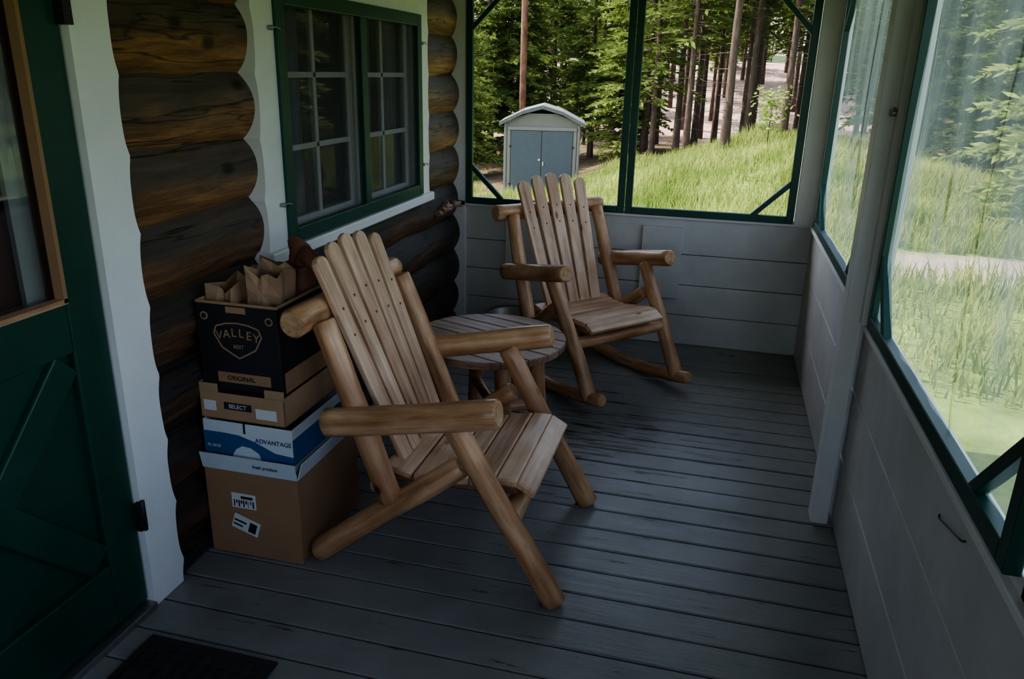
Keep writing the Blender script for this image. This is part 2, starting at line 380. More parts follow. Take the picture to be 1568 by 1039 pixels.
def fixn(o):
    bm = bmesh.new(); bm.from_mesh(o.data); bmesh.ops.recalc_face_normals(bm, faces=bm.faces); bm.to_mesh(o.data); bm.free()
def screen_frame(name, P, U, W, a0, a1, z0, z1, corners, w=.042, th=.03, sheetm=M_screen, wavy=False):
    e = empty(name); b = MB(); U = Vector(U); W = Vector(W); Z = Vector((0, 0, 1)); P = Vector(P)
    M = Matrix(((U.x, 0, W.x, P.x), (U.y, 0, W.y, P.y), (U.z, 1, W.z, P.z), (0, 0, 0, 1)))
    R = lambda x0, x1, y0, y1: b.prism([(x0, y0), (x1, y0), (x1, y1), (x0, y1)], th, M, M_green)
    R(a0, a0 + w, z0, z1); R(a1 - w, a1, z0, z1); R(a0 + w, a1 - w, z0, z0 + w); R(a0 + w, a1 - w, z1 - w, z1)
    L = .21; k = w * .95
    for cx, cz in corners:
        sx = 1 if cx == 0 else -1; sz = 1 if cz == 0 else -1
        ox = a0 + w - .004 if cx == 0 else a1 - w + .004; oz = z0 + w - .004 if cz == 0 else z1 - w + .004
        pts = [(ox, oz + sz * (L - k)), (ox, oz + sz * L), (ox + sx * L, oz), (ox + sx * (L - k), oz)]
        if sx * sz < 0: pts.reverse()
        b.prism(pts, th * .9, M, M_green)
    fixn(b.build('frame', e, .003))
    s = MB(); n = 60 if wavy else 1; vs = []; mz = 40 if wavy else 1
    for i in range(n + 1):
        for j in range(mz + 1):
            u = a0 + .02 + (a1 - a0 - .04) * i / n; z = z0 + .02 + (z1 - z0 - .04) * j / mz
            q = P + U * u + Z * z + W * .006
            if wavy: q += W * (.012 * noise.noise(Vector((u * 9, z * 1.6, 3))) - .002)
            vs.append(q)
    fs = [(i * (mz + 1) + j, (i + 1) * (mz + 1) + j, (i + 1) * (mz + 1) + j + 1, i * (mz + 1) + j + 1) for i in range(n) for j in range(mz)]
    s.add(vs, fs, sheetm, None, True); s.build('sheet', e)
screen_frame('window_2', (0, YB, 0), (1, 0, 0), (0, -1, 0), -1.53, -.532, .80, 2.06, [(0, 0), (0, 1)])
screen_frame('window_3', (0, YB, 0), (1, 0, 0), (0, -1, 0), -.528, .44, .80, 2.06, [(1, 0), (1, 1)])

# right wall
rw = MB()
zz = 0
for h in (.26, .27, .25):
    rw.box((XR, YF, zz + .004), (XR + .05, YB, zz + h), M_white2); zz += h
rw.box((XR + .03, YF, -.1), (XR + .08, YB + .05, .775), M_white2)
rw.box((XR - .016, YF, .78), (XR + .06, YB, .80), M_white)
rw.box((XR, YF, .80), (XR + .025, YB, .835), M_white)
rw.box((XR, YF, 2.06), (XR + .06, YB, 2.36), M_white2)
for p, q in ((4.46, 4.75), (2.66, 3.02), (1.14, 1.26), (-.40, -.28)):
    rw.box((XR, p, .80), (XR + .02, q, 2.36), M_white)
rw.box((XR, YF, .8), (XR + .06, YF + .1, 2.36), M_white)
rw.build('wall_right', bevel=.003)
def post(y0, y1, nm):
    b = MB(); b.box((XR - .078, y0, .0), (XR - .017, y1, ZC), M_white); b.box((XR - .03, y0 - .045, .805), (XR - .001, y0, ZC), M_white)
    b.build(nm, bevel=.004)
post(2.80, 2.89, 'porch_post'); post(-.2, -.11, 'porch_post.001')
screen_frame('window_4', (XR, 0, 0), (0, 1, 0), (-1, 0, 0), 3.03, 4.45, .83, 2.06, [(0, 0), (1, 0), (0, 1), (1, 1)], sheetm=M_film, wavy=True)
screen_frame('window_5', (XR, 0, 0), (0, 1, 0), (-1, 0, 0), 1.27, 2.67, .83, 2.06, [(0, 0), (1, 0), (0, 1), (1, 1)], sheetm=M_film, wavy=True)
screen_frame('window_6', (XR, 0, 0), (0, 1, 0), (-1, 0, 0), -.27, 1.13, .83, 2.06, [(0, 0), (1, 0), (0, 1), (1, 1)])
screen_frame('window_7', (XR, 0, 0), (0, 1, 0), (-1, 0, 0), -1.60, -.41, .83, 2.06, [(0, 0), (1, 0), (0, 1), (1, 1)])
screen_frame('window_8', (0, YF, 0), (1, 0, 0), (0, 1, 0), -1.53, -.532, .80, 2.06, [(0, 0), (0, 1)])
screen_frame('window_9', (0, YF, 0), (1, 0, 0), (0, 1, 0), -.528, .44, .80, 2.06, [(1, 0), (1, 1)])
b = MB(); b.tube([(XR - .05, 2.78, 1.50), (XR - .02, 2.78, 1.50)], .012, M_metal, n=10, rough=0); b.tube([(XR - .045, 2.78, 1.50), (XR - .045, 2.74, 1.515)], .005, M_metal, n=6, rough=0, step=.01)
b.build('hook_latch')
b = MB(); b.tube([(XR + .004, 1.53, .735), (XR - .008, 1.53, .735), (XR - .008, 1.60, .718), (XR - .008, 1.68, .698), (XR - .008, 1.684, .706)], .0022, M_black, n=6, rough=0, step=.01); b.build('wall_hook')

b = MB(); b.box((-1.83, YF - .1, -.1), (.66, YF, .80), M_white2); b.box((-1.83, YF - .1, 2.06), (.66, YF, 2.36), M_white2); b.box((-1.83, YF - .1, .80), (-1.53, YF, 2.06), M_white2); b.box((.44, YF - .1, .80), (.66, YF, 2.06), M_white2); b.build('wall_front')
b = MB()
for i in range(18): b.box((-1.83 + i * .14, YF - .1, ZC), (-1.83 + i * .14 + .137, YB + .1, ZC + .02), M_ceil)
b.build('ceiling')
b = MB(); b.box((-6.5, YF - .35, ZC + .03), (.85, YB + .80, ZC + .13), M_roof); b.build('porch_roof')
b = MB(); b.box((-6.4, -1.7, -.7), (-2.7, 4.72, ZC + .03), M_dark); b.build('cabin_body')

# ------------------------------------------------------------ log chairs
def chair(name, loc, rz, rocker=False, sc=1):
    e = empty(name, loc, rz); dz = .055 if rocker else 0; e.scale = (sc, sc, sc)
    V = lambda x, y, z: (x, y, z + dz)
    for s in (1, -1):
        b = MB(); b.tube([V(0, s * .315, .0 if not rocker else .01), V(-.345, s * .335, .60)], [.040, .037], M_log, M_end); b.build('front_leg', e)
        b = MB(); b.tube([V(-.745, s * .36, .545), V(-.18, s * .37, .655)], [.046, .045], M_log, M_end, n=18); b.build('armrest', e)
        b = MB(); b.tube([V(-.825, s * .315, .036), V(-.31, s * .315, .44)], [.041, .037], M_log, M_end); b.build('side_rail', e)
        b = MB(); b.tube([V(-.765, s * .305, .86), V(-.545, s * .33, .285)], [.037, .040], M_log, M_end); b.build('back_post', e)
        b = MB(); b.tube([V(-.60, s * .20, .315), V(-.34, s * .20, .322), V(-.16, s * .20, .33)], .026, M_log, M_end); b.build('seat_bearer', e)
    b = MB(); b.tube([V(-.825, -.385, .865), V(-.825, .385, .865)], [.046, .042], M_log, M_end, n=18); b.build('back_crossbar', e)
    b = MB(); b.tube([V(-.60, -.31, .315), V(-.60, .31, .315)], .030, M_log, M_end); b.build('lower_back_crossbar', e)
    b = MB(); b.tube([V(-.155, -.33, .275), V(-.155, .33, .275)], .034, M_log, M_end); b.build('front_crossbar', e)
    b = MB()
    for i in range(5):
        k = i - 2; lat0 = k * .080; lat1 = k * .103
        p0 = Vector(V(-.555, lat0, .315)); topz = [1.03, 1.055, 1.065, 1.055, 1.03][i]
        tx = -.555 - (topz - .315) * .395
        p1 = Vector(V(tx, lat1, topz)); d = p1 - p0; L = d.length; d.normalize()
        side = Vector((0, 1, 0)); side = (side - d * side.dot(d)).normalized(); nrm = side.cross(d)
        nrm = nrm if nrm.x > 0 else -nrm
        side = d.cross(nrm)
        M = Matrix(((side.x, d.x, nrm.x, p0.x), (side.y, d.y, nrm.y, p0.y), (side.z, d.z, nrm.z, p0.z), (0, 0, 0, 1)))
        w0, w1 = .034, .038
        poly = [(-w0, 0), (w0, 0), (w1, L - .03)] + [(w1 * math.cos(a) , L - .03 + .03 * math.sin(a)) for a in (math.pi * .14, math.pi * .3, math.pi / 2, math.pi * .7, math.pi * .86)] + [(-w1, L - .03)]
        b.prism(poly, .022, M, M_plank)
        for hz in (.70, .83):
            c = M @ Vector((0, L * hz * .92, .0225))
            b.tube([c - nrm * .002, c + nrm * .002], .005, M_leather, n=8, step=.01, rough=0)
    b.build('back_slats', e, .005)
    prof = [(-.60, .375), (-.50, .352), (-.40, .352), (-.31, .366), (-.22, .385), (-.145, .386), (-.082, .350)]
    b = MB()
    for i in range(6):
        x0, z0 = prof[i]; x1, z1 = prof[i + 1]; d = Vector((x1 - x0, 0, z1 - z0)); L = d.length; d.normalize(); up = Vector((-d.z, 0, d.x))
        M = Matrix(((0, d.x, up.x, x0), (1, d.y, up.y, 0), (0, d.z, up.z, z0 + dz), (0, 0, 0, 1)))
        hw = .262 + random.uniform(-.004, .004)
        b.box(Vector((-hw, .002, -.026)), Vector((hw, L - .002, 0)), M_plank, 0, M)
    fixn(b.build('seat', e, .006))
    if rocker:
        for s in (1, -1):
            pts = []
            for i in range(15):
                x = -1.02 + 1.11 * i / 14; pts.append((x, s * .315, .036 + .22 * (x + .43) ** 2))
            b = MB(); b.tube(pts, [.030] + [.036] * 13 + [.034], M_log, M_end, step=.05); b.build('rocker_runner', e)
    return e
chair('log_armchair', (-.365, 2.375, 0), 0)
chair('log_rocking_chair', (-.305, 3.785, 0), math.radians(-41), True, .95)

# ------------------------------------------------------------ table
e = empty('log_side_table', (-.90, 3.12, 0), math.radians(-20)); R = .335; b = MB()
n = 7; w = 2 * R / n
for i in range(n):
    y0 = -R + i * w + .002; y1 = -R + (i + 1) * w - .002
    xs = lambda y: math.sqrt(max(0, R * R - y * y))
    K = 8; ys = [y0 + (y1 - y0) * k / K for k in range(K + 1)]
    poly = [(xs(y) + .0005, y) for y in ys] + [(-xs(y) - .0005, y) for y in reversed(ys)]
    M = Matrix(((0, 1, 0, 0), (1, 0, 0, 0), (0, 0, 1, .465), (0, 0, 0, 1)))
    b.prism([(yy, xx) for xx, yy in poly], .032, M, M_tabletop)
fixn(b.build('round_top', e, .004))
for i in range(4):
    a = math.pi / 4 + i * math.pi / 2 + .12
    b = MB(); b.tube([(.255 * math.cos(a), .255 * math.sin(a), 0), (.215 * math.cos(a), .215 * math.sin(a), .465)], .034, M_log, M_end); b.build('leg', e)
for k in range(2):
    a = math.pi / 4 + k * math.pi / 2 + .12
    z = .15 + .06 * k
    b = MB(); b.tube([(.235 * math.cos(a), .235 * math.sin(a), z), (-.235 * math.cos(a), -.235 * math.sin(a), z)], .026, M_log, M_end); b.build('stretcher', e)
    b = MB(); b.tube([(.22 * math.cos(a), .22 * math.sin(a), .425), (-.22 * math.cos(a), -.22 * math.sin(a), .425)], .030, M_log, M_end); b.build('top_bearer', e)

# ------------------------------------------------------------ boxes
def text(s, loc, size, mat, parent, tilt=0, rz=0):
    c = bpy.data.curves.new('t', 'FONT'); c.body = s; c.size = size; c.extrude = .0006; c.align_x = 'CENTER'
    o = bpy.data.objects.new('lettering', c); COL.objects.link(o); o.location = loc; o.rotation_euler = (math.pi / 2, tilt, rz); o.parent = parent
    c.materials.append(mat); return o
def openbox(b, x0, x1, y0, y1, z0, z1, m, t=.005, mi=None):
    b.box((x0, y0, z0), (x1, y0 + t, z1), m); b.box((x0, y1 - t, z0), (x1, y1, z1), m)
    b.box((x0, y0 + t, z0), (x0 + t, y1 - t, z1), m); b.box((x1 - t, y0 + t, z0), (x1, y1 - t, z1), m)
    b.box((x0 + t, y0 + t, z0), (x1 - t, y1 - t, z0 + t), mi or m)
BX0, BX1, BY0, BY1 = -1.570, -1.225, 2.01, 2.45
e = empty('cardboard_carton'); b = MB(); openbox(b, BX0, BX1, BY0, BY1, 0, .345, M_card); b.build('box_body', e, .002)
b = MB()
def flap(p0, p1, dx, dy, h, m=M_cwhite, t=.004):
    p0 = Vector(p0); p1 = Vector(p1); o = Vector((dx, dy, h)); nn = (p1 - p0).cross(o).normalized() * t
    vs = [p0, p1, p1 + o, p0 + o]; vs += [v + nn for v in vs]
    b.add(vs, [(0, 1, 2, 3), (7, 6, 5, 4), (0, 4, 5, 1), (1, 5, 6, 2), (2, 6, 7, 3), (3, 7, 4, 0)], m)
flap((BX0, BY0 - .002, .325), (BX1 + .004, BY0 - .002, .325), 0, -.012, .060)
flap((BX1 + .002, BY0, .325), (BX1 + .002, BY1, .325), .018, 0, .060)
b.build('turned_flaps', e)
b = MB(); b.box((-1.475, BY0 - .0015, .185), (-1.385, BY0, .24), M_label)
rr_ = random.Random(5)
for i in range(9): x = -1.468 + i * .0088; b.box((x, BY0 - .002, .19 + .012 * (i % 2)), (x + rr_.uniform(.002, .006), BY0 - .001, .215), M_carddk)
b.box((-1.44, BY0 - .002, .221), (-1.395, BY0 - .001, .231), M_carddk)
Mt = Matrix.Translation((-1.43, BY0, .12)) @ Matrix.Rotation(math.radians(18), 4, 'Y'); b.box((-.05, -.0015, -.028), (.05, 0, .028), M_label, 0, Mt); b.box((.012, -.0022, -.02), (.04, -.001, .018), M_carddk, 0, Mt); b.box((-.045, -.0022, .002), (.0, -.001, .009), M_carddk, 0, Mt); b.box((-.045, -.0022, -.014), (-.01, -.001, -.008), M_carddk, 0, Mt)
b.build('shipping_labels', e)
text('fresh produce', (-1.33, BY0 - .0145, .352), .016, M_navy, e)

e = empty('paper_goods_box'); b = MB()
X0, X1, Y0, Y1, Z0, Z1 = -1.562, -1.235, 2.018, 2.44, .20, .495
openbox(b, X0, X1, Y0, Y1, Z0, Z1, M_cwhite); b.build('box_body', e, .002)
b = MB()
def front_poly(pts, m, d): 
    M = Matrix(((1, 0, 0, 0), (0, 0, -1, Y0 - d + .001), (0, 1, 0, 0), (0, 0, 0, 1))); b.prism(pts, .001, M, m)
front_poly([(X0, .35), (X0 + .075, .35), (X0 + .075, .455), (X0, .455)], M_blue, .001)
front_poly([(-1.487, .455), (-1.487, .35), (-1.465, .35), (-1.46, .375), (-1.445, .40), (-1.42, .415), (-1.39, .412), (-1.36, .395), (-1.345, .35), (X1, .35), (X1, .40), (-1.30, .405), (-1.37, .435), (-1.43, .452)], M_blue, .001)
b.box((X1, Y0, .37), (X1 + .001, Y1, .46), M_blue)
b.build('printed_bands', e)
text('ADVANTAGE', (-1.305, Y0 - .001, .435), .022, M_navy, e)
text('92 20/20', (X0 + .036, Y0 - .001, .40), .014, M_cwhite, e)
b = MB(); b.box((-1.412, Y0 - .0005, .46), (-1.404, Y0 + .005, .4955), M_dark); b.build('flap_slot', e)

e = empty('berry_tray_box'); b = MB()
X0, X1, Y0, Y1, Z0, Z1 = -1.572, -1.262, 2.03, 2.43, .496, .62
b.box((X0, Y0, Z0), (X1, Y0 + .005, Z1 - .03), M_card2); b.box((X0, Y0, Z1 - .03), (X0 + .07, Y0 + .005, Z1), M_card2); b.box((X1 - .07, Y0, Z1 - .03), (X1, Y0 + .005, Z1), M_card2)
b.box((X0, Y1 - .005, Z0), (X1, Y1, Z1), M_card2); b.box((X0, Y0, Z0), (X0 + .005, Y1, Z1), M_card2)
b.box((X1 - .005, Y0, Z0), (X1, Y1, Z0 + .10), M_card2); b.box((X0, Y0, Z0), (X1, Y1, Z0 + .005), M_card2); b.build('box_body', e, .002)
b = MB(); b.box((X0 + .015, Y0 - .001, .525), (X0 + .06, Y0, .56), M_label); b.box((X1 - .105, Y0 - .001, .515), (X1 - .03, Y0, .55), M_label); b.box((X0 + .09, Y0 - .001, .535), (X1 - .12, Y0, .56), M_carddk)
b.build('labels', e); text('SELECT', ((X0 + X1) / 2 - .015, Y0 - .0015, .541), .02, M_label, e)

e = empty('fruit_carton'); b = MB()
X0, X1, Y0, Y1, Z0, Z1 = -1.562, -1.272, 2.045, 2.40, .60, .895
openbox(b, X0, X1, Y0, Y1, Z0, Z1 - .008, M_carddk)
openbox(b, X0 + .001, X1 - .001, Y0 + .001, Y1 - .001, Z1 - .03, Z1, M_card2, .006)
b.build('box_body', e, .002)
b = MB(); b.box((X0 + .06, Y0 - .001, .625), (X1 - .04, Y0, .66), M_card)
b.box((X0 + .11, Y0 - .001, .862), (X1 - .11, Y0, .882), M_card2)
for x in (X0 + .03, X1 - .03): 
    Mt = Matrix(((1, 0, 0, x), (0, 0, -1, Y0), (0, 1, 0, .845), (0, 0, 0, 1))); b.prism([(.014 * math.cos(a * math.pi / 5), .014 * math.sin(a * math.pi / 5)) for a in range(10)], .001, Mt, M_card2)
    Mt = Matrix(((1, 0, 0, x), (0, 0, -1, Y0 - .001), (0, 1, 0, .845), (0, 0, 0, 1))); b.prism([(.009 * math.cos(a * math.pi / 5), .009 * math.sin(a * math.pi / 5)) for a in range(10)], .001, Mt, M_carddk)
cx = (X0 + X1) / 2
def strip(p, q, w):
    d = Vector((q[0] - p[0], q[1] - p[1])); nn = Vector((-d.y, d.x)).normalized() * w
    Mt = Matrix(((1, 0, 0, 0), (0, 0, -1, Y0), (0, 1, 0, 0), (0, 0, 0, 1))); b.prism([(p[0] - nn.x, p[1] - nn.y), (q[0] - nn.x, q[1] - nn.y), (q[0] + nn.x, q[1] + nn.y), (p[0] + nn.x, p[1] + nn.y)], .001, Mt, M_card2)
em = [(cx - .075, .815), (cx - .04, .826), (cx, .830), (cx + .04, .826), (cx + .075, .815), (cx + .085, .79), (cx + .06, .745), (cx + .03, .728), (cx, .712), (cx - .03, .728), (cx - .06, .745), (cx - .085, .79)]
for i in range(len(em)): strip(em[i], em[(i + 1) % len(em)], .0022)
b.box((X1, Y0 + .02, .60), (X1 + .001, Y1 - .02, .67), M_card)
b.build('printed_panels', e)
for i, ch in enumerate('VALLEY'):
    k = i - 2.5; text(ch, (cx + k * .026, Y0 - .0005, .772 + .006 * (2.5 - abs(k)) ), .040, M_card2, e, -math.radians(-k * 2))
text('BEST', (cx, Y0 - .0005, .745), .018, M_card2, e); text('ORIGINAL', (cx, Y0 - .002, .635), .022, M_carddk, e)

# brown paper grocery bags stuffed upright in the carton, mouths open and crushed
def grocery(b, cx, cy, w, d, z0, z1, yaw, seed):
    base = [(-w, -d), (-w * .33, -d * 1.0), (0, -d * .96), (w * .33, -d), (w, -d), (w * .72, 0), (w, d), (w * .33, d), (0, d * .96), (-w * .33, d), (-w, d), (-w * .72, 0)]
    n = len(base); m = 9; vs = []; cs, sn = math.cos(yaw), math.sin(yaw)
    for j in range(m + 1):
        t = j / m
        for i, (px, py) in enumerate(base):
            k = 1 - .10 * t + .30 * t * noise.noise(Vector((i * 1.7, t * 2.4, seed)))
            qx, qy = px * k + .010 * noise.noise(Vector((i * 2.3, t * 6, seed + 5))), py * k + .014 * noise.noise(Vector((i * 3.1, t * 6, seed + 9)))
            z = z0 + (z1 - z0) * t + t * .035 * noise.noise(Vector((i * .9, seed, 2)))
            if i in (0, 4, 6, 10): z += .016 * t
            vs.append((cx + qx * cs - qy * sn, cy + qx * sn + qy * cs, z))
    fs = []
    for j in range(m):
        for i in range(n):
            a, b2, c, d2 = j * n + i, j * n + (i + 1) % n, (j + 1) * n + (i + 1) % n, (j + 1) * n + i
            fs += [(a, b2, c), (a, c, d2)] if (i + j) % 2 else [(a, b2, d2), (b2, c, d2)]
    b.add(vs, fs, M_kraft)
b = MB()
grocery(b, -1.365, 2.17, .062, .070, .70, .975, .15, 1.3)
grocery(b, -1.485, 2.15, .050, .075, .70, .925, -.2, 4.7)
grocery(b, -1.42, 2.31, .085, .050, .70, .955, .1, 8.2)
b.build('paper_grocery_bags', e)
b = MB()
b.tube([(-1.345, 2.33, .80), (-1.34, 2.33, .96), (-1.35, 2.335, 1.01), (-1.38, 2.34, 1.045)], [.045, .045, .036, .018], M_leather, n=14, step=.012, rough=.18)
b.tube([(-1.335, 2.32, .97), (-1.30, 2.30, 1.0), (-1.265, 2.28, .985), (-1.24, 2.27, .955)], [.03, .03, .026, .016], M_leather, n=12, step=.012, rough=.2)
b.build('leather_glove', e)

b = MB(); prof = [(.09, .0), (.14, .02), (.155, .16), (.165, .175), (.168, .17), (.15, .155), (.13, .03), (.0, .02)]; n = 40; vs = []
for r, z in prof:
    for i in range(n): a = 2 * math.pi * i / n; vs.append((-1.15 + r * math.cos(a), 4.50 + r * math.sin(a), z + .003))
b.add(vs, [(j * n + i, j * n + (i + 1) % n, (j + 1) * n + (i + 1) % n, (j + 1) * n + i) for j in range(len(prof) - 1) for i in range(n)], M_metal, None, True)
b.build('metal_basin')
M_mat = paint('rubber_mat', (.02, .02, .022), .8, .4, 20, .3)
b = MB(); b.box((-1.47, .95, .002), (-1.06, 1.57, .012), M_mat)
for i in range(9):
    x = -1.44 + i * .0437
    b.box((x, .98, .012), (x + .02, 1.54, .017), M_mat)
for i in range(12): y = .985 + i * .047; b.box((-1.445, y, .012), (-1.085, y + .012, .016), M_mat)
b.build('doormat', bevel=.002)

# ------------------------------------------------------------ outdoors
def sm(a, b, x): t = max(0, min(1, (x - a) / (b - a))); return t * t * (3 - 2 * t)
RT = [(-30, -1.2), (-8, -1.6), (-4.4, -1.4), (-1.9, -.56), (1.4, .22), (3, .05), (6, -.45), (12, -.4), (60, 0)]
def rid(x):
    if x <= RT[0][0]: return RT[0][1]
    for (a, za), (c, zc) in zip(RT, RT[1:]):
        if x <= c: t = (x - a) / (c - a); t = t * t * (3 - 2 * t); return za * (1 - t) + zc * t
    return RT[-1][1]
def zt(x, y):
    s = sm(7, 17, y); z = -.65 * (1 - s) + rid(x) * s
    zf = -.8 + sm(28, 52, y) * 3.2 + sm(60, 130, y) * 2; s2 = sm(20, 32, y); z = z * (1 - s2) + zf * s2
    z += sm(20, 80, x) * 3 + sm(14, 70, -x) * 4
    return z + .05 * noise.noise(Vector((x * .5, y * .5, 0)))
def axis(lo, hi, c, n):
    out = []
    for i in range(n + 1):
        t = -1 + 2 * i / n; out.append(c + (abs(t) ** 2.2) * (hi - c if t > 0 else lo - c))
    return out
xs_ = axis(-90, 90, 0, 150); ys_ = axis(-60, 150, 13, 170)
vs = [(x, y, zt(x, y)) for y in ys_ for x in xs_]; W_ = len(xs_)
fs = [(j * W_ + i, j * W_ + i + 1, (j + 1) * W_ + i + 1, (j + 1) * W_ + i) for j in range(len(ys_) - 1) for i in range(W_ - 1)]
def groundmat():
    m, nt, b = newmat('ground'); 
    a = N(nt, 'ShaderNodeNewGeometry'); sp = N(nt, 'ShaderNodeSeparateXYZ'); nt.links.new(a.outputs['Position'], sp.inputs[0])
    f = noise_n(nt, coords(nt, 'pos', (1, 1, 1)), 1.5, 6, .7); f2 = noise_n(nt, coords(nt, 'pos', (1, 1, 1)), .25, 4, .6)
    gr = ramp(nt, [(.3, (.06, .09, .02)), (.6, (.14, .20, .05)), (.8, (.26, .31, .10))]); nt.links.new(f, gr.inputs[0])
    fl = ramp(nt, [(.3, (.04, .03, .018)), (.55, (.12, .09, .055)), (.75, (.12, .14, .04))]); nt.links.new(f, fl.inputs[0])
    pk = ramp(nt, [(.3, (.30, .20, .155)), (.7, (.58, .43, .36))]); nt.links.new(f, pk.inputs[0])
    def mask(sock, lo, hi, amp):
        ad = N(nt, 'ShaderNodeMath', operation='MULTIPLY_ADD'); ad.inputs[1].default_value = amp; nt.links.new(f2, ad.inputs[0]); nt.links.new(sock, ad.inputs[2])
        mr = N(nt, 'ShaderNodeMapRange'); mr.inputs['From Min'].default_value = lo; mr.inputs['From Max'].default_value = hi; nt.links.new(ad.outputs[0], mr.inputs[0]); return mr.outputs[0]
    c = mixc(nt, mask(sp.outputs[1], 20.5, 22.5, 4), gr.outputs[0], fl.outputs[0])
    mp = N(nt, 'ShaderNodeMath', operation='MULTIPLY'); nt.links.new(mask(sp.outputs[1], 32, 35, 6), mp.inputs[0]); nt.links.new(mask(sp.outputs[0], 8.5, 6.5, 3), mp.inputs[1])
    c = mixc(nt, mp.outputs[0], c, pk.outputs[0])
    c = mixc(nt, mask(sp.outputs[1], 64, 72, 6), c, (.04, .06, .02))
    ab = N(nt, 'ShaderNodeMath', operation='SUBTRACT'); nt.links.new(sp.outputs[1], ab.inputs[0]); ab.inputs[1].default_value = 10.0
    ab2 = N(nt, 'ShaderNodeMath', operation='ABSOLUTE'); nt.links.new(ab.outputs[0], ab2.inputs[0])
    k = mask(ab2.outputs[0], .95, .65, .6)
    kx = mask(sp.outputs[0], 1.8, 2.6, .5)
    mu = N(nt, 'ShaderNodeMath', operation='MULTIPLY'); nt.links.new(k, mu.inputs[0]); nt.links.new(kx, mu.inputs[1])
    c = mixc(nt, mu.outputs[0], c, (.26, .205, .18))
    nt.links.new(c, b.inputs['Base Color']); b.inputs['Roughness'].default_value = .95; b.inputs['Specular IOR Level'].default_value = .1
    bump(nt, b, f, .6, .08); return m
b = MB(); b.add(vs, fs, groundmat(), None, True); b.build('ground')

M_grass = leafmat('grass_blades', (.08, .14, .022), (.42, .46, .15), .5, .8)
rnd = random.Random(3); vs = []; fs = []
def blades(cnt, x0, x1, y0, y1, h0, h1, w):
    for _ in range(cnt):
        x = rnd.uniform(x0, x1); y = rnd.uniform(y0, y1)
        if x > 1.9 and abs(y - 10) < .6: continue
        if -6.1 < x < -3.0 and y > 19.0: continue
        if -2 < x < 1 and y < 5.2: continue
        z = zt(x, y); h = rnd.uniform(h0, h1) * (1 + .8 * noise.noise(Vector((x * .8, y * .8, 5)))); a = rnd.uniform(0, 6.28); l = rnd.uniform(.1, .5) * h; c = rnd.uniform(0, 6.28)
        dx, dy = math.cos(a) * w, math.sin(a) * w; lx, ly = math.cos(c) * l, math.sin(c) * l; o = len(vs)
        vs.extend([(x - dx, y - dy, z), (x + dx, y + dy, z), (x + dx * .7 + lx * .35, y + dy * .7 + ly * .35, z + h * .6), (x - dx * .7 + lx * .35, y - dy * .7 + ly * .35, z + h * .6), (x + lx, y + ly, z + h)])
        fs.extend([(o, o + 1, o + 2, o + 3), (o + 3, o + 2, o + 4)])
blades(42000, -8, 4, 9, 21, .14, .34, .010)
blades(30000, 1.0, 9, 6, 20, .12, .30, .010)
b = MB(); b.add(vs, fs, M_grass); b.build('grass_meadow')

